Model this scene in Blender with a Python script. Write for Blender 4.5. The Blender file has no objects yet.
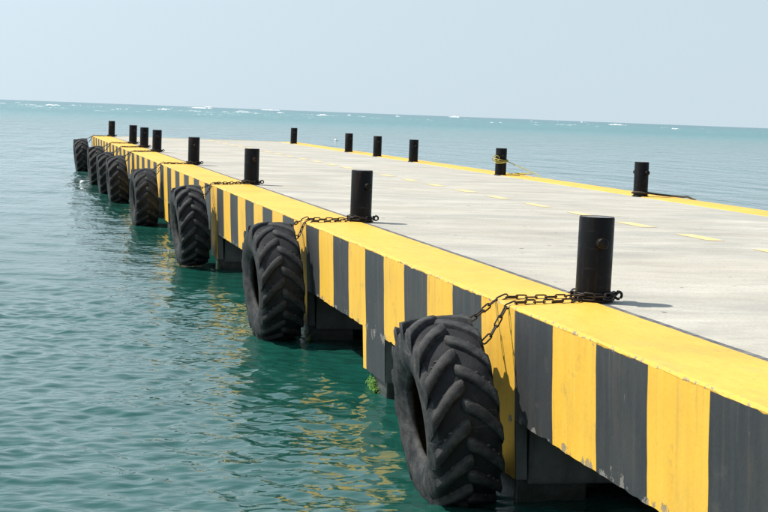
import bpy, bmesh, math, random
import numpy as np
from mathutils import Vector, Matrix, noise

random.seed(7); rng = np.random.default_rng(11)
sc = bpy.context.scene
col = sc.collection

# ------------------------------------------------------------------ camera
# axes: +Y runs along the pier towards its far end, +X across it, Z up, water at z = 0
F = 1600.0                                  # focal length in pixels of the 768 px wide photograph
CAM = Vector((-4.0, 0.0, 3.10))
def pray(x, y):
    return Vector((x-384.0, y-256.0, F)).normalized()      # x right, y down, z forward
up = pray(0, 99.3).cross(pray(768, 128.2)).normalized()
if up.y > 0: up = -up
fy = pray(3.0, 99.4); fy = (fy-up*fy.dot(up)).normalized()
fx = fy.cross(up).normalized()
if fx.x < 0: fx = -fx
def to_world(v): return Vector((v.dot(fx), v.dot(fy), v.dot(up)))
cx, cy, cz = to_world(Vector((1,0,0))), to_world(Vector((0,-1,0))), to_world(Vector((0,0,-1)))
cd = bpy.data.cameras.new('camera'); cam = bpy.data.objects.new('camera', cd); col.objects.link(cam)
cam.matrix_world = Matrix(((cx.x,cy.x,cz.x,CAM.x),(cx.y,cy.y,cz.y,CAM.y),(cx.z,cy.z,cz.z,CAM.z),(0,0,0,1)))
cd.sensor_width = 36; cd.lens = 36*F/768; cd.clip_start = 0.1; cd.clip_end = 90000
sc.camera = cam
def on_plane(x, y, z):                      # a pixel's point on a level surface
    d = to_world(pray(x, y)); return CAM + d*((z-CAM.z)/d.z)
def at_depth(x, y, Y):
    d = to_world(pray(x, y)); return CAM + d*((Y-CAM.y)/d.y)

# ------------------------------------------------------------------ light
SUN_EL = math.radians(54); SUN_AZ = math.radians(-66)      # clockwise from +Y
w = bpy.data.worlds.new('World'); sc.world = w; w.use_nodes = True
nt = w.node_tree; nt.nodes.clear()
sky = nt.nodes.new('ShaderNodeTexSky'); sky.sky_type = 'NISHITA'; sky.sun_disc = False
sky.sun_elevation = SUN_EL; sky.sun_rotation = SUN_AZ % (2*math.pi)
sky.air_density = 1.0; sky.dust_density = 1.0; sky.ozone_density = 3.0
bg = nt.nodes.new('ShaderNodeBackground'); bg.inputs[1].default_value = 0.10
wo = nt.nodes.new('ShaderNodeOutputWorld')
# pale sea haze thickest at the horizon, thinning with height, the same all round
tc = nt.nodes.new('ShaderNodeTexCoord'); sp = nt.nodes.new('ShaderNodeSeparateXYZ'); nt.links.new(tc.outputs['Generated'], sp.inputs[0])
def wmath(op, a, b):
    n = nt.nodes.new('ShaderNodeMath'); n.operation = op
    for i, v in enumerate((a, b)):
        if hasattr(v, 'is_output'): nt.links.new(v, n.inputs[i])
        else: n.inputs[i].default_value = v
    return n.outputs[0]
ez = wmath('MAXIMUM', sp.outputs[2], 0.0)
ex = wmath('POWER', 2.718, wmath('MULTIPLY', wmath('MULTIPLY', ez, ez), -2.4))
hz = wmath('ADD', wmath('MULTIPLY', ex, .95), .02)
mx = nt.nodes.new('ShaderNodeMix'); mx.data_type = 'RGBA'
nt.links.new(hz, mx.inputs[0]); nt.links.new(sky.outputs[0], mx.inputs[6]); 
# the haze glows towards the sun's side of the sky
vd = nt.nodes.new('ShaderNodeVectorMath'); vd.operation = 'DOT_PRODUCT'; nt.links.new(tc.outputs['Generated'], vd.inputs[0])
vd.inputs[1].default_value = (math.sin(SUN_AZ)*math.cos(SUN_EL), math.cos(SUN_AZ)*math.cos(SUN_EL), math.sin(SUN_EL))
gl = wmath('ADD', wmath('MULTIPLY', wmath('POWER', wmath('MAXIMUM', vd.outputs['Value'], 0.0), 2.0), 1.5), .97)
hc = nt.nodes.new('ShaderNodeVectorMath'); hc.operation = 'SCALE'; hc.inputs[0].default_value = (5.35, 6.45, 7.15); nt.links.new(gl, hc.inputs['Scale'])
nt.links.new(hc.outputs[0], mx.inputs[7])
nt.links.new(mx.outputs[2], bg.inputs[0]); nt.links.new(bg.outputs[0], wo.inputs[0])
sd = bpy.data.lights.new('sun', 'SUN'); sd.energy = 4.8; sd.angle = math.radians(0.53); sd.color = (1.0, .95, .86)
so = bpy.data.objects.new('sun', sd); col.objects.link(so)
sdir = Vector((math.sin(SUN_AZ)*math.cos(SUN_EL), math.cos(SUN_AZ)*math.cos(SUN_EL), math.sin(SUN_EL)))
so.rotation_euler = sdir.to_track_quat('Z', 'Y').to_euler(); so.location = (-30, 20, 40)
sc.view_settings.view_transform = 'Standard'; sc.view_settings.look = 'None'
sc.view_settings.exposure = 0.25; sc.view_settings.gamma = 1; sc.view_settings.use_curve_mapping = False
sc.render.engine = 'CYCLES'
sc.cycles.use_denoising = True
sc.cycles.max_bounces = 8; sc.cycles.sample_clamp_indirect = 6

# ------------------------------------------------------------------ helpers
def tag(o, label=None, cat=None, group=None, kind=None):
    if label: o['label'] = label
    if cat: o['category'] = cat
    if group: o['group'] = group
    if kind: o['kind'] = kind
    return o
def link(name, me, parent=None, mat=None):
    o = bpy.data.objects.new(name, me); col.objects.link(o)
    if mat is not None and me is not None and len(me.materials) == 0: me.materials.append(mat)
    if parent is not None: o.parent = parent
    return o
def empty(name, loc=(0,0,0)):
    o = bpy.data.objects.new(name, None); col.objects.link(o); o.location = loc; o.empty_display_size = .2
    return o
def mesh(name, verts, faces, smooth=False, mat=None):
    me = bpy.data.meshes.new(name); me.from_pydata([tuple(v) for v in verts], [], faces); me.update()
    if smooth: me.polygons.foreach_set('use_smooth', [True]*len(me.polygons))
    if mat: me.materials.append(mat)
    return me
def from_bm(name, bm, mat=None, smooth=False):
    me = bpy.data.meshes.new(name); bmesh.ops.recalc_face_normals(bm, faces=bm.faces[:]); bm.to_mesh(me); bm.free()
    if smooth: me.polygons.foreach_set('use_smooth', [True]*len(me.polygons))
    if mat: me.materials.append(mat)
    return me
def add_box(bm, x0, x1, y0, y1, z0, z1, bev=0):
    r = bmesh.ops.create_cube(bm, size=1)
    bmesh.ops.scale(bm, vec=(x1-x0, y1-y0, z1-z0), verts=r['verts'])
    bmesh.ops.translate(bm, vec=((x0+x1)/2, (y0+y1)/2, (z0+z1)/2), verts=r['verts'])
    if bev:
        es = list({e for v in r['verts'] for e in v.link_edges})
        bmesh.ops.bevel(bm, geom=es, offset=bev, segments=2, affect='EDGES', profile=.6)
def lathe(profile, n=32, close=False):      # profile: list of (r, z); axis Z
    vs, fs = [], []
    m = len(profile)
    for i in range(n):
        a = 2*math.pi*i/n
        for r, z in profile: vs.append((r*math.cos(a), r*math.sin(a), z))
    for i in range(n):
        j = (i+1) % n
        for k in range(m if close else m-1):
            k2 = (k+1) % m
            fs.append((i*m+k, j*m+k, j*m+k2, i*m+k2))
    return vs, fs
def tube(path, r, n=8, closed=False):
    P = [Vector(p) for p in path]; N = len(P); vs, fs = [], []
    ref = Vector((0,0,1))
    for i, p in enumerate(P):
        a = P[(i-1) % N] if (closed or i > 0) else p
        b = P[(i+1) % N] if (closed or i < N-1) else p
        t = (b-a).normalized()
        s = t.cross(ref)
        if s.length < 1e-3: s = t.cross(Vector((1,0,0)))
        s.normalize(); u = s.cross(t).normalized()
        if i and s.dot(ps) < 0: pass
        ps = s
        rr = r(i/(N-1)) if callable(r) else r
        for k in range(n):
            q = 2*math.pi*k/n
            vs.append(p + s*math.cos(q)*rr + u*math.sin(q)*rr)
    for i in range(N if closed else N-1):
        j = (i+1) % N
        for k in range(n):
            l = (k+1) % n
            fs.append((i*n+k, i*n+l, j*n+l, j*n+k))
    if not closed:
        fs.append(tuple(range(n))[::-1]); fs.append(tuple(range((N-1)*n, N*n)))
    return vs, fs

# ---- materials
class NM:
    def __init__(s, name):
        s.m = bpy.data.materials.new(name); s.m.use_nodes = True
        s.t = s.m.node_tree; s.b = s.t.nodes['Principled BSDF']; s.n = s.t.nodes; s.l = s.t.links
    def add(s, typ, **kw):
        n = s.n.new(typ)
        for k, v in kw.items():
            if k in n.inputs.keys() if isinstance(k, str) else False: pass
            setattr(n, k, v)
        return n
    def coord(s, scale=(1,1,1), kind='Object'):
        tc = s.n.new('ShaderNodeTexCoord'); mp = s.n.new('ShaderNodeMapping'); mp.inputs['Scale'].default_value = scale
        s.l.new(tc.outputs[kind], mp.inputs[0]); return mp.outputs[0]
    def pos(s, scale=(1,1,1)):
        g = s.n.new('ShaderNodeNewGeometry'); mp = s.n.new('ShaderNodeMapping'); mp.inputs['Scale'].default_value = scale
        s.l.new(g.outputs['Position'], mp.inputs[0]); return mp.outputs[0]
    def noise(s, vec, scale, detail=4, rough=.55, dist=0):
        n = s.n.new('ShaderNodeTexNoise'); n.inputs['Scale'].default_value = scale; n.inputs['Detail'].default_value = detail
        n.inputs['Roughness'].default_value = rough; n.inputs['Distortion'].default_value = dist
        s.l.new(vec, n.inputs['Vector']); return n.outputs[0]
    def ramp(s, fac, stops):
        r = s.n.new('ShaderNodeValToRGB'); e = r.color_ramp.elements
        while len(e) < len(stops): e.new(.5)
        for q, (p, c) in zip(e, stops):
            q.position = p; q.color = (c, c, c, 1) if isinstance(c, (int, float)) else (*c, 1)
        s.l.new(fac, r.inputs[0]); return r.outputs[0]
    def mix(s, fac, a, b, mode='MIX'):
        n = s.n.new('ShaderNodeMix'); n.data_type = 'RGBA'; n.blend_type = mode
        for ix, v in ((0, fac), (6, a), (7, b)):
            sock = n.inputs[ix]
            if hasattr(v, 'is_output'): s.l.new(v, sock)
            elif isinstance(v, (int, float)): sock.default_value = v if ix == 0 else (v, v, v, 1)
            else: sock.default_value = (*v, 1)
        return n.outputs[2]
    def math(s, op, a, b=0.0, c=0.0):
        n = s.n.new('ShaderNodeMath'); n.operation = op
        for i, v in enumerate((a, b, c)):
            if hasattr(v, 'is_output'): s.l.new(v, n.inputs[i])
            else: n.inputs[i].default_value = v
        return n.outputs[0]
    def map(s, v, a, b, c, d, interp='LINEAR'):
        n = s.n.new('ShaderNodeMapRange'); n.interpolation_type = interp
        s.l.new(v, n.inputs[0])
        for i, q in enumerate((a, b, c, d)): n.inputs[i+1].default_value = q
        return n.outputs[0]
    def sep(s, v):
        n = s.n.new('ShaderNodeSeparateXYZ'); s.l.new(v, n.inputs[0]); return n.outputs
    def bump(s, h, strength=.3, dist=.01, prev=None):
        n = s.n.new('ShaderNodeBump'); n.inputs['Strength'].default_value = strength; n.inputs['Distance'].default_value = dist
        s.l.new(h, n.inputs['Height'])
        if prev is not None: s.l.new(prev, n.inputs['Normal'])
        return n.outputs[0]
    def set(s, **kw):
        for k, v in kw.items():
            k = k.replace('_', ' ')
            sock = s.b.inputs[k]
            if hasattr(v, 'is_output'): s.l.new(v, sock)
            elif isinstance(v, tuple): sock.default_value = (*v, 1)
            else: sock.default_value = v
        return s.m

DECK = 1.592; KERB = 1.604; FB = .69; DROP = .195; KW = .82; X1 = 9.6; YN, YE = -14.0, 75.0

def paint(name, colr, colr2, chip, rough):
    m = NM(name); p = m.pos()
    st = m.noise(m.pos((9, 9, .9)), 1.0, 5, .6)                  # brush streaks running down
    big = m.noise(p, 1.3, 4, .6)
    c = m.mix(m.ramp(st, [(.3, 0), (.75, 1)]), colr, colr2)
    dirt = m.ramp(big, [(.45, 0), (.85, .22)])
    c = m.mix(dirt, c, (.16, .13, .085))
    # paint flaked off to bare concrete, most of it along the broken lower edge and the arris
    z = m.sep(p)[2]
    edge = m.math('MAXIMUM', m.map(m.math('ABSOLUTE', m.math('SUBTRACT', z, FB)), .02, .15, .22, 0), m.map(z, KERB-.10, KERB-.01, 0, .19))
    fl = m.math('ADD', m.noise(p, 7.0, 6, .65), edge)
    f = m.ramp(fl, [(.76, 0), (.775, 1)])
    conc = m.mix(m.noise(p, 30, 3), (.12, .11, .10), (.26, .245, .22))
    f2 = m.math('MULTIPLY', f, chip)
    c = m.mix(f2, c, conc)
    sc_ = m.ramp(m.noise(m.pos((14, 14, 3.5)), 1.6, 2, .5, 1.2), [(.74, 0), (.78, .5)])
    c = m.mix(sc_, c, m.mix(.5, colr2, (.3, .29, .27)))
    dn = m.noise(m.pos((11, 11, .35)), 1.0, 5, .65)             # runs of rust and grime from the kerb
    drip = m.math('MULTIPLY', m.ramp(dn, [(.54, 0), (.70, .55)]), m.map(m.math('ADD', z, m.math('MULTIPLY', dn, .5)), FB+.15, KERB+.15, 0, 1))
    c = m.mix(drip, c, m.mix(.55, colr2, (.17, .12, .075)))
    rubm = m.ramp(m.noise(m.pos((2, 2.2, 3)), 1.4, 6, .72), [(.58, 0), (.72, .35)])
    c = m.mix(rubm, c, (.10, .095, .085))
    h = m.math('ADD', m.noise(p, 18, 5, .6), m.math('MULTIPLY', f2, -1.2))
    h = m.math('ADD', h, m.math('MULTIPLY', st, .6))
    nb = m.bump(h, .45, .006)
    r = m.mix(f2, rough, .9)
    return m.set(Base_Color=c, Roughness=r, Normal=nb, Specular_IOR_Level=.35)
M = {}
M['yellow'] = paint('yellow_paint', (.79, .445, .045), (.85, .51, .070), .8, .5)
M['dark'] = paint('dark_grey_paint', (.030, .0325, .035), (.046, .049, .052), 1.0, .55)

def kerb_mat():
    m = NM('yellow_kerb_paint'); p = m.pos()
    big = m.noise(p, .9, 5, .6); fine = m.noise(m.pos((3, .9, 3)), 4, 5, .65)
    c = m.mix(m.ramp(fine, [(.3, 0), (.75, 1)]), (.75, .435, .052), (.81, .49, .078))
    c = m.mix(m.ramp(big, [(.40, 0), (.7, .7)]), c, (.66, .37, .045))
    c = m.mix(m.ramp(m.noise(m.pos((1, .5, 1)), 1.7, 7, .72), [(.54, 0), (.74, .5)]), c, (.42, .29, .10))
    sp = m.ramp(m.noise(p, 17, 3, .6), [(.69, 0), (.73, .8)])
    c = m.mix(sp, c, (.16, .13, .08))
    xs = m.sep(p)[0]
    ar = m.math('ADD', m.noise(p, 13, 5, .7), m.map(m.math('ABSOLUTE', xs), 0, .07, .17, 0))
    c = m.mix(m.ramp(ar, [(.72, 0), (.75, .85)]), c, (.22, .20, .17))
    scr = m.ramp(m.noise(m.pos((1.2, 7, 1)), 2.5, 3, .6), [(.62, 0), (.74, .4)])
    c = m.mix(scr, c, (.34, .26, .13))
    nb = m.bump(m.math('ADD', m.noise(p, 22, 5, .65), m.math('MULTIPLY', m.noise(p, 3, 4), 3)), .6, .009)
    return m.set(Base_Color=c, Roughness=.55, Normal=nb, Specular_IOR_Level=.35)
M['kerb'] = kerb_mat()

def deck_mat():
    m = NM('deck_concrete'); p = m.pos()
    tr = m.noise(m.pos((.55, 1.0, 1)), 1.1, 8, .7)
    tr2 = m.noise(m.pos((.8, 5, 1)), 1.3, 5, .65)
    big = m.noise(m.pos((.7, 1, 1)), .33, 5, .62)
    gr = m.noise(p, 34, 4, .7)
    c = m.ramp(tr, [(.28, (.29, .27, .23)), (.5, (.44, .415, .35)), (.70, (.57, .54, .46))])
    c = m.mix(m.ramp(tr2, [(.50, 0), (.74, .40)]), c, (.28, .27, .25))
    c = m.mix(m.ramp(big, [(.45, 0), (.72, .55)]), c, (.46, .40, .315))
    st = m.ramp(m.noise(m.pos((.30, .8, 1)), .9, 7, .7, .6), [(.50, 0), (.66, .6)])
    c = m.mix(st, c, (.28, .27, .25))
    c = m.mix(m.ramp(gr, [(.38, .5), (.52, 0)]), c, (.33, .32, .29))
    c = m.mix(m.ramp(gr, [(.56, 0), (.70, .35)]), c, (.68, .66, .60))
    sp = m.ramp(m.noise(p, 12, 2, .5), [(.74, 0), (.77, .8)])
    c = m.mix(sp, c, (.10, .095, .085))
    sp2 = m.ramp(m.noise(p, 6.5, 1, .5), [(.775, 0), (.79, .9)])
    c = m.mix(sp2, c, (.055, .05, .045))
    # casting joints: a slight pale line every bay
    y = m.sep(p)[1]
    j = m.math('PINGPONG', y, 4.6)
    jl = m.map(j, 0, .03, .55, 0)
    c = m.mix(jl, c, (.66, .65, .62))
    nb = m.bump(m.math('ADD', m.noise(p, 40, 4, .6), m.math('MULTIPLY', tr2, 1.2)), .3, .005)
    return m.set(Base_Color=c, Roughness=.85, Normal=nb, Specular_IOR_Level=.3)
M['deck'] = deck_mat()

def raw_mat():
    m = NM('weathered_concrete'); p = m.pos()
    n1 = m.noise(p, 2.2, 6, .65); n2 = m.noise(m.pos((6, 6, .9)), 1, 4, .6)
    c = m.ramp(n1, [(.3, (.10, .095, .085)), (.7, (.20, .19, .17))])
    c = m.mix(m.ramp(n2, [(.45, 0), (.75, .6)]), c, (.055, .05, .042))
    z = m.sep(p)[2]
    wet = m.map(m.math('ADD', z, m.math('MULTIPLY', n1, .25)), .16, .36, 1, 0)
    c = m.mix(m.math('MULTIPLY', wet, .85), c, (.020, .026, .016))
    r = m.map(wet, 0, 1, .85, .35)
    return m.set(Base_Color=c, Roughness=r, Normal=m.bump(m.noise(p, 14, 6, .7), .7, .015))
M['raw'] = raw_mat()

def line_mat(name, c1, c2, lo=.15, hi=.85):
    m = NM(name); p = m.pos()
    wear = m.ramp(m.noise(m.pos((2, 5, 1)), 3, 6, .7), [(.44, lo), (.66, hi)])
    c = m.mix(m.noise(p, 5, 4), c1, c2)
    c = m.mix(wear, c, (.50, .48, .42))
    return m.set(Base_Color=c, Roughness=.7, Normal=m.bump(m.noise(p, 40, 4), .3, .004))
M['dash'] = line_mat('worn_yellow_line', (.76, .50, .10), (.80, .58, .20))
M['darkline'] = line_mat('dark_line_paint', (.045, .048, .052), (.08, .082, .085), 0, .35)

def rubber_mat(name, dusty):
    m = NM(name); p = m.coord()
    n1 = m.noise(p, 3.2, 6, .65); n2 = m.noise(p, 9, 6, .7)
    c = m.mix(m.ramp(n1, [(.35, 0), (.72, 1)]), (.012, .0125, .0135), (.032, .032, .034))
    c = m.mix(m.ramp(n2, [(.40, 0), (.85, dusty)]), c, (.14, .137, .13))
    g = m.n.new('ShaderNodeNewGeometry')
    ed = m.math('MULTIPLY', m.ramp(g.outputs['Pointiness'], [(.53, 0), (.66, 1)]), m.ramp(n2, [(.35, .15), (.65, .75)]))
    c = m.mix(ed, c, (.16, .157, .15))                          # worn, greyed edges
    sc_ = m.ramp(m.noise(m.coord((1, 1, 4)), 5, 5, .7, .5), [(.62, 0), (.72, .5)])
    c = m.mix(sc_, c, (.17, .165, .155))
    h = m.math('ADD', m.math('MULTIPLY', n2, .8), m.noise(p, 60, 4, .7))
    return m.set(Base_Color=c, Roughness=m.map(n2, .3, .7, .5, .8), Normal=m.bump(h, .6, .008), Specular_IOR_Level=.16)
RUB = {'gap': rubber_mat('tread_gap_rubber', .08), 0.0: (rubber_mat('tyre_rubber', .55), rubber_mat('dusty_sidewall_rubber', .9)),
       .5: (rubber_mat('worn_tyre_rubber', .28), rubber_mat('worn_sidewall_rubber', .7)),
       1.0: (rubber_mat('bald_tyre_rubber', .15), rubber_mat('scuffed_sidewall_rubber', .5))}

def black_mat():
    m = NM('black_gloss_paint'); p = m.pos()
    n1 = m.noise(m.pos((6, 6, .8)), 2, 5, .6); n2 = m.noise(p, 9, 6, .7)
    c = m.mix(m.ramp(n1, [(.50, 0), (.72, .9)]), (.005, .005, .0055), (.030, .018, .011))
    c = m.mix(m.ramp(n2, [(.62, 0), (.72, .6)]), c, (.045, .036, .030))
    rub = m.ramp(m.noise(m.pos((3, 3, 16)), 1.5, 4, .6), [(.58, 0), (.70, .5)])
    c = m.mix(rub, c, (.030, .029, .029))
    return m.set(Base_Color=c, Roughness=m.map(n2, .3, .7, .25, .6), Normal=m.bump(m.math('ADD', m.noise(p, 25, 4), m.math('MULTIPLY', n2, 2)), .3, .004), Specular_IOR_Level=.12)
M['black'] = black_mat()
def simple(name, c1, c2, scale, rough, metal=0, bump=.3, dist=.003):
    m = NM(name); p = m.coord(); n = m.noise(p, scale, 5, .65)
    return m.set(Base_Color=m.mix(m.ramp(n, [(.35, 0), (.68, 1)]), c1, c2), Roughness=rough, Metallic=metal,
                 Normal=m.bump(m.noise(p, scale*3, 4), bump, dist))
M['cap'] = simple('worn_cap_paint', (.10, .10, .10), (.26, .26, .25), 14, .6)
M['chain'] = simple('rusty_chain_steel', (.012, .010, .009), (.040, .024, .016), 22, .55, .3)
M['yrope'] = simple('yellow_rope', (.40, .32, .04), (.52, .44, .12), 40, .8)
M['drope'] = simple('dark_rope', (.030, .022, .016), (.07, .05, .035), 40, .85)
M['float'] = simple('white_float_plastic', (.72, .72, .70), (.82, .82, .80), 12, .4)
M['foam'] = simple('white_water_foam', (.80, .84, .85), (.90, .92, .92), .3, .9, 0, .6, .2)
def foam_mat():
    m = NM('white_water_foam'); p = m.pos()
    z = m.sep(p)[2]
    n = m.math('ADD', m.noise(m.pos((.5, .3, .9)), .9, 5, .7), m.map(z, -.05, .9, -.12, .22))
    return m.set(Base_Color=(.84, .87, .88), Roughness=.9, Alpha=m.ramp(n, [(.42, 0), (.60, 1)]), Specular_IOR_Level=.1)
M['foam'] = foam_mat()
M['algae'] = simple('green_algae', (.06, .16, .012), (.14, .30, .025), 20, .6)

def water_mat():
    m = NM('sea_water'); p = m.pos()
    y = m.sep(p)[1]
    patch = m.noise(m.pos((.35, 1, 1)), .012, 4, .6)
    c = m.mix(m.map(m.math('ADD', y, m.math('MULTIPLY', patch, 60)), 60, 170, 0, 1, 'SMOOTHSTEP'), (.008, .068, .052), (.075, .160, .150))
    c = m.mix(m.map(m.math('ADD', y, m.math('MULTIPLY', patch, 260)), 330, 560, 0, 1, 'SMOOTHSTEP'), c, (.045, .200, .205))
    c = m.mix(m.map(y, 900, 2600, 0, 1, 'SMOOTHSTEP'), c, (.050, .165, .19))
    # ripples too fine for the mesh, crests mostly across the pier
    n1 = m.noise(m.pos((1.6, 3.2, 1)), 2.0, 2, .5, .4)
    n3 = m.noise(m.pos((.22, .55, 1)), 1.0, 4, .6, .3)
    far = m.map(y, 25, 120, 0, 1)
    n4 = m.noise(m.pos((.30, .085, 1)), 1.0, 5, .62, .2)
    c = m.mix(m.math('MULTIPLY', m.ramp(n4, [(.42, 0), (.65, .55)]), far), c, (.022, .095, .085))
    nb = m.bump(m.math('MULTIPLY', n4, far), 1.0, 1.8)
    nb = m.bump(m.math('MULTIPLY', n3, m.map(y, 20, 120, .2, 1)), 1.0, .22, nb)
    nb = m.bump(n1, 1.0, .016, nb)
    return m.set(Base_Color=c, Roughness=m.map(y, 60, 500, .03, .26), IOR=1.50, Normal=nb, Specular_IOR_Level=.5)
M['water'] = water_mat()

# ------------------------------------------------------------------ sea
def graded(a, b, step, lo, hi, g=1.035):
    mid = list(np.arange(a, b+1e-6, step)); out = list(mid)
    s = step; v = mid[-1]
    while v < hi:
        s *= g; v += s; out.append(v)
        if s > 8: g = 1.25
    g = 1.035; s = step; v = mid[0]; left = []
    while v > lo:
        s *= g; v -= s; left.append(v)
        if s > 8: g = 1.25
    return np.array(left[::-1]+out)
gx = graded(-4.8, .4, .036, -40000, 40000)
gy = graded(10.0, 24, .036, -60, 60000, 1.017)
GX, GY = np.meshgrid(gx, gy)
sx = np.gradient(gx)[None, :]; sy = np.gradient(gy)[:, None]; SP = np.maximum(sx, sy)
Z = np.zeros_like(GX)
for i in range(170):
    if i < 125: lam = .135*(.62/.135)**rng.random(); slope = .0175; spread = .95
    else: lam = .62*(3.0/.62)**rng.random(); slope = .0090; spread = .45
    th = rng.normal(math.radians(256), spread)
    k = 2*math.pi/lam
    amp = slope/k * rng.uniform(.5, 1.3)
    fade = np.clip((lam/SP-2.5)/2, 0, 1)
    Z += amp*fade*np.sin(k*(GX*math.cos(th)+GY*math.sin(th))+rng.uniform(0, 6.28))
ny, nx = GX.shape
V = np.stack([GX.ravel(), GY.ravel(), Z.ravel()], 1)
idx = np.arange(nx*ny).reshape(ny, nx)
Fq = np.stack([idx[:-1,:-1].ravel(), idx[:-1,1:].ravel(), idx[1:,1:].ravel(), idx[1:,:-1].ravel()], 1)
me = bpy.data.meshes.new('sea')
me.vertices.add(len(V)); me.vertices.foreach_set('co', V.ravel())
me.loops.add(Fq.size); me.loops.foreach_set('vertex_index', Fq.ravel().astype(np.int32))
me.polygons.add(len(Fq)); me.polygons.foreach_set('loop_start', (np.arange(len(Fq))*4).astype(np.int32))
me.polygons.foreach_set('loop_total', np.full(len(Fq), 4, np.int32))
me.update(calc_edges=True); me.validate(); me.polygons.foreach_set('use_smooth', [True]*len(me.polygons))
sea = tag(link('sea', me, None, M['water']), 'rippled green and turquoise sea reaching to the horizon', kind='structure')

# breaking surf along the far reef
bm_v, bm_f = [], []
def breaker(x0, x1, ypix, h):
    a = on_plane(x0, ypix, 0); L = abs(x1-x0)/F*(a.y); Y = a.y; hh = h/F*Y
    prof = [(-1.6, -.3, 0), (-.8, .5, 1), (-.1, .95, 1), (.3, 1.0, 1), (.9, .5, 1), (2.0, -.3, 0)]
    m_ = len(prof)
    for piece in range(max(4, int(L/3))):
        l = L*random.uniform(.12, .6)+2; s0 = random.uniform(-.15, 1.15)*max(L-l, .5); base = len(bm_v); n = max(6, int(l/1.1)); ph = random.random()*90
        env = .45+.55*math.sin(math.pi*min(1, max(0, (s0+l/2)/L)))**.5
        ph_h = hh*env*random.choice((.15, .25, .35, .5, .7)); oy = random.uniform(-14, 14)
        for i in range(n+1):
            t = i/n; e = max(0, math.sin(math.pi*t))**.7
            ns = max(.05, .62+.8*noise.noise((t*l*.16+ph, 1.7, 0))+.55*noise.noise((t*l*.7+ph, 5, 0)))
            dy = 5*noise.noise((t*l*.05+ph, 9, 3))
            for k, (py, pz, q) in enumerate(prof):
                j = noise.noise((t*l*.9+ph, k*2.3, 8))*.35
                bm_v.append((a.x+s0+t*l, Y+oy+py*ph_h+dy, ph_h*e*ns*(pz+j*q)-(.05 if not q else 0)))
        for i in range(n):
            for k in range(m_-1): bm_f.append((base+i*m_+k, base+(i+1)*m_+k, base+(i+1)*m_+k+1, base+i*m_+k+1))
for b in ((0,6,103.6,1.6),(14,24,102.6,1.8),(30,45,106.2,1.5),(45,66,105.2,1.6),(66,82,105.0,1.6),(84,96,106.8,1.0),(115,134,108.8,2.2),
          (150,174,109.2,2.4),(178,200,110.6,1.6),(188,214,107.8,1.4),(205,212,107.2,1.4),(216,232,111.6,2.0),(236,262,111.4,1.3),(240,248,108.2,1.4),
          (248,268,113.2,1.8),(274,288,112.8,2.2),(262,280,110.0,1.2),(316,341,115.4,2.6),(344,352,115.4,1.6),(358,370,116.6,1.6),(370,386,118.0,2.0),
          (397,401,116.6,1.5),(449,460,117.0,2.2),(430,434,119.8,1.0),(458,463,121.8,.9),(488,500,122.4,1.2),(530,536,120.8,.9),(535,545,125.0,1.5),
          (553,569,124.6,1.8),(571,580,124.8,1.7),(554,558,121.6,1.4),(581,585,122.4,1.2),(604,628,124.6,3.4),(665,669,127.4,1.3),(678,686,129.2,2.8),(760,768,133.6,2.2)):
    breaker(*b)
for i in range(26):                      # long thin lines of foam on the left of the reef
    px = random.uniform(-20, 330)
    breaker(px, px+random.uniform(10, 42), 99.4+.0376*px+random.uniform(3.2, 8), random.uniform(.5, 1.1))
for i in range(60):                      # small whitecaps over the reef
    px = random.uniform(-10, 778) if i % 3 else random.uniform(-10, 320)
    breaker(px, px+random.uniform(2, 9), 99.4+.0376*px+random.choice((random.uniform(2, 7), random.uniform(3, 12))), random.uniform(.3, .9))
surf = tag(link('breaking_surf', mesh('breaking_surf', bm_v, bm_f, True), None, M['foam']),
           'white surf breaking over the reef along the horizon', kind='stuff')

# ------------------------------------------------------------------ pier
pier = tag(empty('concrete_pier', (0, 0, 0)), 'long concrete pier with yellow and dark grey striped edge beam', 'pier')
def part(name, me, mat=None, parent=pier): return link(name, me, parent, mat)

# anchors: near edge of the yellow panel under each bollard; ten stripes to a bay
A = [12.08, 21.15, 30.45, 40.0, 49.4, 58.7, 68.0, 77.3]
bay0 = A[1]-A[0]
bounds = []
for k in range(-3, 0): bounds += [A[0]+k*bay0+i*bay0/10 for i in range(10)]
for k in range(len(A)-1): bounds += [A[k]+i*(A[k+1]-A[k])/10 for i in range(10)]
drops = []
for k in range(-3, 0): drops += [A[0]+k*bay0, A[0]+(k+.5)*bay0]
for k in range(len(A)-1): drops += [A[k], (A[k]+A[k+1])/2]
drops = [d for d in drops if YN+.5 < d < YE-1.2]
DW = 1.07
def bat(z): return .050*max(0, KERB-.09-z)            # the face leans in slightly towards its foot
def nz(*p): return noise.noise(Vector(p))
def ragged(y): return FB + .012*nz(y*1.1, 3, 0)+.010*nz(y*6.3, 1, 4)+.016*max(0, nz(y*17, 2, 9))*2-.008

# edge beams (raw concrete behind the paint)
def edge_beam(side):
    ys = list(np.arange(YN, 6, .5))+list(np.arange(6, 26, .09))+list(np.arange(26, 45, .2))+list(np.arange(45, YE, .45))+[YE]
    vs, fs = [], []
    X = (lambda d: d) if side == 0 else (lambda d: X1-d)
    for y in ys:
        zb = ragged(y)+.004
        vs += [(X(.004), y, KERB-.03), (X(.004+bat(zb+.03)), y, zb+.03), (X(.004+bat(zb)+.01*(1+nz(y*5, 0, 0))), y, zb), (X(.20), y, zb-.01+.03*nz(y*3, 7, 1)), (X(.42), y, zb+.03), (X(.42), y, 1.42)]
    n = 6
    for i in range(len(ys)-1):
        for k in range(n-1):
            q = (i*n+k, (i+1)*n+k, (i+1)*n+k+1, i*n+k+1)
            fs.append(q if side else q[::-1])
    fs.append(tuple(range(n))); fs.append(tuple(range((len(ys)-1)*n, len(ys)*n))[::-1])
    return part('edge_beam', mesh('edge_beam', vs, fs), M['raw'])
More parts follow.
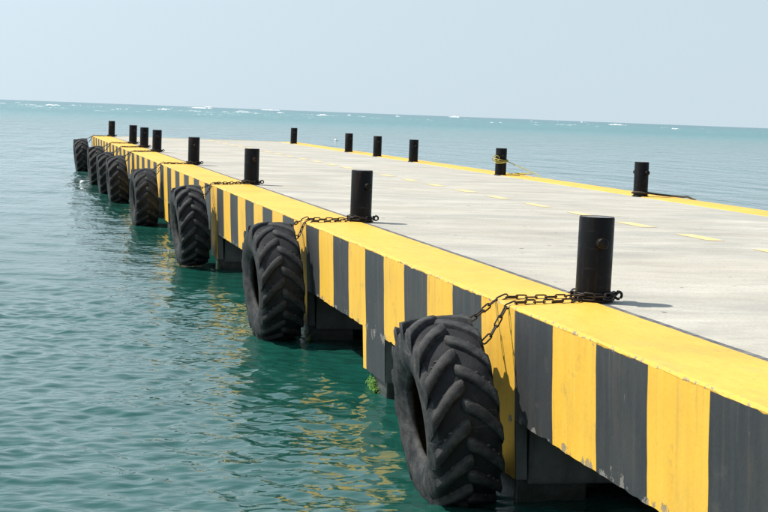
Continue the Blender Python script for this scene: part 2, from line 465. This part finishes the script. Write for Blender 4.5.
beam = edge_beam(0); beam_far = edge_beam(1)
# drop panels and cross heads with their piles
for i, d in enumerate(drops):
    bm = bmesh.new(); add_box(bm, .005, .10, d, d+DW, DROP+.004, FB+.06, .004)
    for v_ in bm.verts: v_.co.x += bat(v_.co.z)
    part('drop_panel', from_bm('drop_panel', bm), M['raw'])
    bm = bmesh.new(); add_box(bm, X1-.10, X1-.005, d, d+DW, DROP+.004, FB+.06, .004)
    for v_ in bm.verts: v_.co.x -= bat(v_.co.z)
    part('drop_panel', from_bm('drop_panel', bm), M['raw'])
    bm = bmesh.new(); add_box(bm, .19, X1-.19, d+.05, d+DW-.05, DROP-.05, 1.42, .015)
    part('cross_head', from_bm('cross_head', bm), M['raw'])
pile_bm = bmesh.new(); add_box(pile_bm, -.31, .31, -.31, .31, -3.0, DROP+.03, .02)
pile_me = from_bm('pile', pile_bm, M['raw'])
for d in drops:
    for x in (.43, X1/2, X1-.43):
        p = part('pile', pile_me); p.location = (x, d+.46, 0)
# deck slab
bm = bmesh.new(); add_box(bm, .43, X1-.43, YN, YE-.01, 1.38, DECK-.006)
part('slab_core', from_bm('slab_core', bm), M['raw'])
def sheet(name, x0, x1, y0, y1, z, mat, parent=pier, nyy=1, wob=0.0):
    vs, fs = [], []
    for i in range(nyy+1):
        y = y0+(y1-y0)*i/nyy
        vs += [(x0+wob*nz(y*1.3, x0, 2), y, z), (x1+wob*nz(y*1.3, x1, 5)+wob*.5*nz(y*6, x1, 1), y, z)]
    for i in range(nyy): fs.append((2*i, 2*i+1, 2*i+3, 2*i+2))
    return part(name, mesh(name, vs, fs), mat, parent)
deck = sheet('deck_surface', KW-.02, X1-KW+.02, YN, YE-.3, DECK, M['deck'])
# kerbs: broad yellow bands with a worn, rounded outer arris
def kerb(side):
    ys = list(np.arange(YN, 6, .5))+list(np.arange(6, 24, .05))+list(np.arange(24, 45, .15))+list(np.arange(45, YE, .5))+[YE]
    vs, fs = [], []
    X = (lambda d: d) if side == 0 else (lambda d: X1-d)
    for y in ys:
        w_ = .010*nz(y*.8, 0, 3)+.006*nz(y*4, 6, 3)
        ch = .016+.012*nz(y*2.3, 4, 0)+.020*max(0, nz(y*9, 8, 0)-.25)*2
        ch = max(.006, ch)
        e = .004*nz(y*.7, 2, 7)
        pr = [(KW+w_, DECK-.004), (KW+w_-.006, KERB), (.45, KERB+.002+.003*nz(y*.9, 1, 1)), (ch*1.3, KERB-.001+e*.4), (ch*.35, KERB-ch*.35), (-.002, KERB-ch*1.2), (.006, KERB-.07)]
        vs += [(X(a), y, b) for a, b in pr]
    n = 7
    for i in range(len(ys)-1):
        for k in range(n-1):
            q = (i*n+k, (i+1)*n+k, (i+1)*n+k+1, i*n+k+1)
            fs.append(q if side == 0 else q[::-1])
    fs.append(tuple((len(ys)-1)*n+k for k in range(n)))
    me = mesh('kerb', vs, fs); bmx = bmesh.new(); bmx.from_mesh(me); 
    return part('kerb', from_bm('kerb', bmx), M['kerb'])
kerb_l = kerb(0); kerb_r = kerb(1)
bm = bmesh.new(); add_box(bm, KW+.02, X1-KW-.02, YE-.3, YE, FB, KERB-.003, .01)
part('end_kerb', from_bm('end_kerb', bm), M['dash'])
dl = sheet('dark_line', KW+.004, KW+.085, YN, YE-.3, DECK+.004, M['darkline'], pier, 300, .012)
# painted stripes on both edge beams, each its own sheet of paint
def stripe(y0, y1, dark, side):
    ys = []
    near = y0 < 26 and side == 0
    n = 12 if near else 4
    ys = [y0+(y1-y0)*i/n for i in range(n+1)]
    colsY = [(y, 0) for y in ys]
    for d in drops:
        for e in (d, d+DW):
            if y0+.002 < e < y1-.002: colsY += [(e-.0008, 0), (e+.0008, 0)]
    colsY = sorted(set(c[0] for c in colsY))
    nzr = 10 if near else 3
    vs, fs = [], []
    for y in colsY:
        ind = any(d-.0004 <= y <= d+DW+.0004 for d in drops)
        if abs(y-y0) < 1e-6: ind = any(d-.0004 <= y+.01 <= d+DW for d in drops)
        if abs(y-y1) < 1e-6: ind = any(d <= y-.01 <= d+DW+.0004 for d in drops)
        zb = (DROP+.006+.012*nz(y*7, 3, 3)) if ind else ragged(y)
        zt = KERB-.026+.012*nz(y*3.1, 5, 5)+.010*nz(y*11, 2, 5)
        for k in range(nzr+1):
            t = k/nzr; z = zt+(zb-zt)*t
            yy = y
            if y in (y0, y1): yy = y+.020*nz(z*2.3, y*3.1, 1)+.006*nz(z*9, y*3.1, 4)
            x = -.0035-.0020*nz(yy*2.2, z*2.2, 0)+bat(z)
            vs.append((x if side == 0 else X1-x, yy, z))
    m_ = nzr+1
    for i in range(len(colsY)-1):
        for k in range(nzr):
            q = (i*m_+k, (i+1)*m_+k, (i+1)*m_+k+1, i*m_+k+1)
            fs.append(q[::-1] if side == 0 else q)
    nm = 'dark_stripe' if dark else 'yellow_stripe'
    me = mesh(nm, vs, fs, True)
    part(nm, me, M['dark' if dark else 'yellow'], beam if side == 0 else beam_far)
for i in range(len(bounds)-1):
    if bounds[i] > YE-.2 or bounds[i] < YN: continue
    y1 = min(bounds[i+1], YE)
    stripe(bounds[i], y1, i % 2 == 1, 0)
    stripe(bounds[i], y1, i % 2 == 1, 1)
# dashed lane line
y = -3.29
while y < YE-3:
    sheet('lane_dash', 5.09+random.uniform(-.02, .02), 5.32+random.uniform(-.02, .02), y, y+1.02+random.uniform(-.05, .05), DECK+.004, M['dash'], pier, 8, .015)
    y += 2.28

# ------------------------------------------------------------------ bollards
def bollard_meshes():
    r, h = .148, .705
    prof = [(r, 0), (r, h-.012), (r-.006, h)]
    post = mesh('post', *lathe(prof, 40), True, M['black'])
    bmx = bmesh.new(); v, f = lathe([(r-.007, h-.004), (.11, h-.001), (.02, h), (.0001, h)], 40); vv = [bmx.verts.new(p) for p in v]
    for q in f: bmx.faces.new([vv[i] for i in q])
    cap = from_bm('cap', bmx, M['cap'])
    v, f = lathe([(.0001, 0), (.036, 0), (.047, .008), (.049, .016), (.049, .10)], 20)
    pin = mesh('cross_pin', [(p[0], -(r+.062)+p[2], p[1]+.49) for p in v], f, True, M['black'])
    pin2 = mesh('cross_pin', [(p[0], (r+.062)-p[2], p[1]+.49) for p in v], [q[::-1] for q in f], True, M['black'])
    v, f = lathe([(r+.001, .016), (r+.020, .014), (r+.026, .004), (r+.026, -.004)], 32)
    fl = mesh('base_ring', v, f, True, M['black'])
    return post, cap, pin, pin2, fl
BM_ = bollard_meshes()
def bollard(x, y, yaw, label, group, tilt=(0, 0), z=None):
    o = tag(empty('mooring_bollard', (x, y, KERB+.002 if z is None else z)), label, 'bollard', group)
    o.rotation_euler = (tilt[0], tilt[1], yaw)
    for nm, me in zip(('post', 'cap', 'cross_pin', 'cross_pin', 'base_ring'), BM_): link(nm, me, o)
    return o
BX = .83
near_b = [(593.5,296),(361.5,216.5),(253,181.5),(195.5,163),(158.5,152),(144,148),(132,144.3),(110.5,135.5)]
YB = [12.60, 21.62, 31.7, 41.7, 52.0, 56.8, 61.8, 74.2]
nl = ['black steel bollard nearest the camera, standing at the yellow kerb of the striped side',
      'second black bollard on the striped side, beside the second tyre chain',
      'third black bollard from the camera on the striped side of the pier',
      'fourth black bollard on the striped side, before the far cluster of three',
      'nearest of the three clustered black bollards on the striped side',
      'middle one of the three clustered black bollards on the striped side',
      'farthest of the three clustered black bollards on the striped side',
      'black bollard at the far corner of the striped side']
yaws = [-.05, .30, .2, .1, .05, .15, .3, .1]
G1 = 'bollards along the striped side'
for i, (yb, lb) in enumerate(zip(YB, nl)):
    bollard(BX+.02, yb, yaws[i], lb, G1, (random.uniform(-.006, .006), random.uniform(-.008, .008)))
fl_ = ['nearest black bollard on the open sea side, with dark rope at its foot',
       'black bollard on the open sea side wrapped with yellow rope',
       'nearest of three clustered black bollards on the open sea side',
       'middle one of three clustered black bollards on the open sea side',
       'farthest of three clustered black bollards on the open sea side',
       'black bollard at the far end of the open sea side']
YF = [30.9, 40.5, 49.8, 54.9, 59.7, 71.6]
FX = X1-KW+.05
for i, (yb, lb) in enumerate(zip(YF, fl_)):
    bollard(FX, yb, [.35, .1, .2, .1, .3, .1][i], lb, 'bollards along the open sea side', (random.uniform(-.006, .006), random.uniform(-.006, .006)))

# ------------------------------------------------------------------ tyres
RT, WT = .755, .235
def crown(v): return RT-.022*(v/WT)**2
NL = 16
def tyre_meshes(wear):
    half = [(0.0, crown(0)), (.08, crown(.08)), (.16, crown(.16)), (.215, crown(.215)-.004), (.243, RT-.052), (.258, .655), (.268, .59), (.266, .54), (.255, .47), (.232, .41), (.222, .395), (.220, .372),
            (.200, .352), (.178, .352), (.160, .375), (.185, .43), (.215, .50), (.225, .58), (.205, .66), (.15, .705), (.0, .712)]
    prof = half + [(-v, r) for v, r in half[-2:0:-1]]
    n = 72; m = len(prof); vs, fs = [], []
    for i in range(n):
        a = 2*math.pi*i/n
        for v, r in prof:
            j = .004*nz(math.cos(a)*3, math.sin(a)*3, v*8)
            vs.append((v, (r+j)*math.cos(a), (r+j)*math.sin(a)))     # axis X
    for i in range(n):
        for k in range(m):
            fs.append((i*m+k, i*m+(k+1) % m, ((i+1) % n)*m+(k+1) % m, ((i+1) % n)*m+k))
    car = mesh('carcass', vs, fs, True, RUB[wear][1]); car.materials.append(RUB['gap'])
    for pl in car.polygons:
        if abs(pl.center.x) < .21 and math.hypot(pl.center.y, pl.center.z) > .725: pl.material_index = 1
    # raised ring on each sidewall by the bead
    lugs = []
    for s in (-1, 1):
        vs, fs = [], []
        T = [0, .06, .2, .4, .6, .8, .93, 1.0, 1.10, 1.18]
        for t in T:
            v = -.022+min(t, 1.0)*.268
            u = .085-.05*t-.215*t**1.7
            wd = (.061+.006*t)*(1 if t > .1 else (.55 if t == 0 else .88))
            hgt = (.056-.024*wear)*(1 if 0 < t else .6)
            rb = crown(min(v, .225))-.012
            if t > 1.0:
                rb -= (t-1.0)*.42; v += (t-1.0)*.07; hgt = max(.002, hgt-(t-1)*.20)
            for du, hh in ((-wd*1.25, 0), (-wd*.92, hgt*.72), (-wd*.70, hgt), (wd*.70, hgt), (wd*.92, hgt*.72), (wd*1.25, 0)):
                th = (u+du)/RT; r = rb+hh+(.012 if hh else 0)
                vs.append((s*v, r*math.sin(th), r*math.cos(th)))
        for i in range(len(T)-1):
            for k in range(5):
                q = (i*6+k, i*6+k+1, (i+1)*6+k+1, (i+1)*6+k); fs.append(q if s < 0 else q[::-1])
        fs.append(tuple(range(6))); fs.append(tuple(range((len(T)-1)*6, len(T)*6))[::-1])
        b = bmesh.new(); me0 = mesh('t', vs, fs); b.from_mesh(me0)
        lugs.append(from_bm('tread_lug', b, RUB[wear][0], True))
    # low rungs moulded in the gaps between lugs
    rv, rf = [], []
    for s in (-1, 1):
        for i in range(NL):
            th0 = 2*math.pi*(i+(.5 if s > 0 else 0))/NL
            for q in range(3):
                v0 = .115+.035*q; u = -.005-.048*q - .045
                th = th0+(u-.03)/RT+.16
                c0 = len(rv)
                for (dv, du) in ((-.030, -.006), (.030, -.006), (.030, .006), (-.030, .006)):
                    for hh in (0, .014):
                        rr = crown(v0+dv)+hh-.002
                        rv.append((s*(v0+dv), rr*math.sin(th+du/RT), rr*math.cos(th+du/RT)))
                rf += [tuple(c0+x for x in f) for f in ((1,3,5,7),(0,1,3,2),(2,3,5,4),(4,5,7,6),(6,7,1,0))]
    b = bmesh.new(); me0 = mesh('t', rv, rf); b.from_mesh(me0)
    rung = from_bm('tread_rungs', b, RUB[wear][0])
    return car, lugs, rung
TM = {w_: tyre_meshes(w_) for w_ in (0.0, .5, 1.0)}
def tyre(y, xc, zc, tilt, yaw, spin, wear, label, scale=1.0):
    o = tag(empty('fender_tyre', (xc, y, zc)), label, 'tyre', 'tyres hung as fenders along the striped side')
    o.rotation_euler = (0, tilt, yaw); o.scale = (scale*1.11, scale, scale)
    car, lugs, rung = TM[wear]
    c = link('carcass', car, o); c.rotation_euler = (spin, 0, 0)
    r = link('tread_rungs', rung, c); r['kind'] = 'stuff'
    for i in range(NL):
        for s in (0, 1):
            l = link('tread_lug', lugs[s], o)
            fw = random.uniform(.972, 1.0); l.scale = (1, fw, fw)
            l.rotation_euler = (spin+random.uniform(-.012, .012)-2*math.pi*(i+(.5 if s else 0))/NL, 0, 0)
    return o
tl = ['huge lugged rubber tyre hanging nearest the camera with deep curved treads',
      'second rubber tyre from the camera with worn smooth tread, hanging before the grey concrete panel',
      'third tyre from the camera hanging on the striped pier side',
      'fourth tyre from the camera, hanging before a tight row of far tyres',
      'fifth tyre from the camera, nearest in the tight far row',
      'sixth tyre from the camera, in the tight row, mostly hidden by the fifth',
      'seventh tyre from the camera, partly hidden in the tight far row',
      'farthest tyre, standing clear by itself at the pier corner']
TYP = [ # y, x, z, tilt, yaw, spin, wear, scale
    (12.50, -.42, .675, -.16, -.035, .05, 0.0, 1.0),
    (21.35, -.40, .78, -.10, .03, .4, .5, 1.02),
    (31.1, -.43, .79, -.12, .03, .9, 0.0, .98),
    (41.7, -.41, .68, -.06, .04, .3, 1.0, 1.02),
    (51.2, -.44, .67, -.10, .0, .1, .5, 1.02),
    (56.2, -.46, .62, -.10, .0, .7, .5, 1.02),
    (62.0, -.48, .65, -.10, .02, .2, 0.0, 1.02),
    (74.2, -.46, .62, -.12, .02, .5, .5, 1.08)]
tyres = []
for (y, x, z, ti, ya, sp, we, scl), lb in zip(TYP, tl):
    tyres.append(tyre(y, x, z, ti, ya, sp, we, lb, scl))

# ------------------------------------------------------------------ chains
def link_mesh():
    a, b, r = .036, .0185, .0072           # half straight length, bend radius, wire radius
    path = []
    for i in range(5): q = -math.pi/2+math.pi*i/4; path.append((a+b*math.cos(q), b*math.sin(q), 0))
    for i in range(5): q = math.pi/2+math.pi*i/4; path.append((-a+b*math.cos(q), b*math.sin(q), 0))
    v, f = tube(path, r, 6, True)
    return mesh('chain_link', v, f, True, M['chain'])
LM = link_mesh(); PITCH = 2*(.036+.0185)-2*.0072-.002
def lay_chain(parent, pts, off, s=1.0, phase=0):
    P = [Vector(p) for p in pts]
    seg = [(P[i+1]-P[i]).length for i in range(len(P)-1)]; tot = sum(seg)
    n = int(tot/(PITCH*s))
    for i in range(n):
        d = (i+.5)*PITCH*s; k = 0
        while k < len(seg)-1 and d > seg[k]: d -= seg[k]; k += 1
        p = P[k].lerp(P[k+1], d/seg[k]); t = (P[k+1]-P[k]).normalized()
        q = t.to_track_quat('X', 'Z')
        roll = (math.pi/2 if (i+phase) % 2 else 0)+random.uniform(-.25, .25)+.35
        o = link('chain_link', LM, parent)
        o.rotation_mode = 'QUATERNION'
        from mathutils import Quaternion
        o.rotation_quaternion = q @ Quaternion((1, 0, 0), roll)
        o.location = p-off; o.scale = (s, s, s)
cl = ['rusty chain looped from the nearest bollard over the kerb to the nearest tyre',
      'rusty chain from the second bollard over the kerb to the second tyre',
      'rusty chain from the third bollard over the kerb to the third tyre',
      'rusty chain from the fourth bollard over the kerb to the fourth tyre',
      'rusty chain from the nearest clustered bollard to the fifth tyre',
      'rusty chain from the middle clustered bollard to the sixth tyre',
      'rusty chain from the farthest clustered bollard to the seventh tyre',
      'rusty chain from the far corner bollard to the farthest tyre']
for i, yb in enumerate(YB):
    org = Vector((BX, yb, KERB))
    o = tag(empty('mooring_chain', org), cl[i], 'chain', 'chains holding the fender tyres')
    zt = KERB+.016; ty = TYP[i]; R_ = .150
    j = lambda a: random.uniform(-a, a)
    # two runs over the kerb and down to the tyre
    dy = ty[0]-yb
    e1 = yb+.02+j(.05); e2 = yb-.42+j(.06)
    xt = -.16
    mt = tyres[i].matrix_basis
    g1 = mt @ Vector((.19, .745*math.sin(-.18), .745*math.cos(.18))); g2 = mt @ Vector((.215, .70*math.sin(-.62), .70*math.cos(.62)))
    e1 = max(e1, g1.y+.02) if i == 0 else max(min(e1, g1.y+.35), g1.y-.35)
    e2 = max(min(e2, g2.y+.35), g2.y-.35)
    lay_chain(o, [(BX-.10, yb+.10, zt+.02), (.60, yb+.08, zt), (.30, (e1+yb)/2+.04, zt), (.06, e1, zt+.003), (-.03, e1-.01, KERB-.02), tuple(g1.lerp(Vector((-.03, e1, KERB-.02)), .35)-Vector((0, 0, .015))), g1], org, 1.0)
    lay_chain(o, [(BX-.10, yb-.10, zt+.02), (.62, yb-.20, zt), (.30, e2+.07, zt), (.06, e2, zt+.003), (-.03, e2, KERB-.02), tuple(g2.lerp(Vector((-.03, e2, KERB-.02)), .4)-Vector((-.02, 0, .02))), g2], org, 1.0, 1)
    # turns round the foot of the bollard
    for t_ in range(2):
        pts = [(BX+.02+(R_+.03)*math.cos(q+t_), yb+(R_+.03)*math.sin(q+t_), zt+.012+.032*t_) for q in np.linspace(0, 2*math.pi*.98, 22)]
        lay_chain(o, pts, org, .95, t_)
    # shackle at the outer side of the turn
    v, f = tube([(.035*math.cos(q), 0, .030*math.sin(q)) for q in np.linspace(-2.9, 2.9, 14)], .012, 8)
    sh = link('shackle', mesh('shackle', v, f, True), o, M['chain']); sh.location = Vector((BX+.225, yb-.06, zt+.035))-org; sh.rotation_euler = (.5, .9, .4)
    v, f = tube([(-.045, 0, 0), (.06, 0, 0)], .012, 8)
    pn = link('shackle_pin', mesh('shackle_pin', v, f, True), o, M['chain']); pn.location = Vector((BX+.215, yb-.07, zt+.06))-org; pn.rotation_euler = (0, 0, 1.2)

# ------------------------------------------------------------------ ropes on the open sea side
def rope_thing(name, label, pts_list, r, mat, loc):
    o = tag(empty(name, loc), label, 'rope')
    for nm, pts in pts_list:
        v, f = tube([Vector(p)-Vector(loc) for p in pts], r, 7); link(nm, mesh(nm, v, f, True), o, mat)
    return o
yb = YF[1]; wrap = []
for q in np.linspace(-.6, 2*math.pi*3.2, 90):
    k = q/(2*math.pi*3.2)
    wrap.append((FX+(.172+.02*math.sin(q*1.7))*math.cos(q), yb+(.172+.02*math.sin(q*1.7))*math.sin(q), KERB+.34+.10*k+.045*math.sin(q*.9+1)))
tail = [(FX+.16, yb-.10, KERB+.36), (FX+.45, yb-.35, KERB+.22), (FX+.75, yb-.65, KERB+.09), (X1+.02, yb-.9, KERB+.015), (X1+.10, yb-1.05, KERB-.12), (X1+.11, yb-1.1, KERB-.5)]
coil = [(FX+.25+.2*math.cos(q)+q*.018, yb-.15-.25*math.sin(q)-q*.03, KERB+.02+.004*q) for q in np.linspace(0, 16, 70)]
loopo = [(FX-.20-.10*math.sin(q), yb-.18+.0*q, KERB+.44+.075*math.cos(q)) for q in np.linspace(0, 6.2, 24)]
rope_thing('mooring_rope', 'yellow rope wound round a bollard on the open sea side', [('wrap', wrap), ('tail', tail), ('bight', loopo), ('coil', coil)], .011, M['yrope'], (FX, yb, KERB))
yb = YF[0]
ring = [(FX+.168*math.cos(q), yb+.168*math.sin(q), KERB+.075+.01*math.sin(2*q)) for q in np.linspace(0, 6.5, 40)]
trail = [(FX+.17, yb-.05, KERB+.07), (FX+.35, yb-.15, KERB+.05), (FX+.55, yb-.22, KERB+.035), (FX+.75, yb-.45, KERB+.03), (X1-.04, yb-.7, KERB+.05), (X1+.03, yb-.95, KERB-.01), (X1+.06, yb-1.1, KERB-.15), (X1+.07, yb-1.15, KERB-.6)]
rope_thing('mooring_rope', 'dark rope trailing from the nearest sea side bollard over the edge', [('ring', ring), ('tail', trail)], .022, M['drope'], (FX, yb, KERB))

# ------------------------------------------------------------------ floats on the water
def float_buoy(px, py, r, label):
    c = on_plane(px, py, 0)
    o = tag(empty('float_buoy', (c.x, c.y, .0)), label, 'buoy')
    v, f = lathe([(.0001, -r*.6), (r*.7, -r*.5), (r, 0), (r*.92, r*.45), (r*.6, r*.85), (r*.2, r), (.0001, r*1.02)], 20)
    link('body', mesh('body', v, f, True), o, M['float'])
    v, f = tube([(r*.22*math.cos(q), 0, r*1.12+r*.22*math.sin(q)) for q in np.linspace(0, 6.28, 12)], r*.07, 6)
    link('eye', mesh('eye', v, f, True), o, M['drope'])
float_buoy(82.5, 183, .11, 'small white float in the water below the farthest tyre')
float_buoy(336, 140.5, .2, 'small white float on the sea beyond the far side bollards')

# ------------------------------------------------------------------ algae at the piles
def algae(x, y, s, label):
    vs, fs = [], []
    for i in range(int(260*s)):
        by = y+random.gauss(0, .085)*s; bz = abs(random.gauss(0, .085))-.03; bx = x+random.uniform(-.006, .004)
        ln = random.uniform(.02, .075)*s; wd = random.uniform(.006, .016)
        out = random.uniform(.008, .04); sl = random.gauss(0, .02); n0 = len(vs); up_ = random.uniform(-.6, .7)
        vs += [(bx, by-wd, bz), (bx, by+wd, bz), (bx-out, by+sl+wd*.9, bz+ln*.4*up_), (bx-out, by+sl-wd*.9, bz+ln*.4*up_), (bx-out*1.3, by+sl*1.6, bz-ln*(.5-up_))]
        fs += [(n0, n0+1, n0+2, n0+3), (n0+3, n0+2, n0+4)]
    tag(link('algae', mesh('algae', vs, fs), None, M['algae']), label, 'algae', kind='stuff')
mid1, mid2 = (A[0]+A[1])/2, (A[1]+A[2])/2
for (d, s_, lb) in ((mid1+.74, 1.2, 'green algae growing at the waterline under the grey drop panel'),
                    (A[1]+.20, 1.4, 'bright green algae at the pile beside the second tyre'),
                    (mid2+.72, 1.2, 'green algae at the pile between the second and third tyre'),
                    (A[2]+.20, 1.2, 'green algae at the pile beside the third tyre')):
    algae(.117, d, s_, lb)
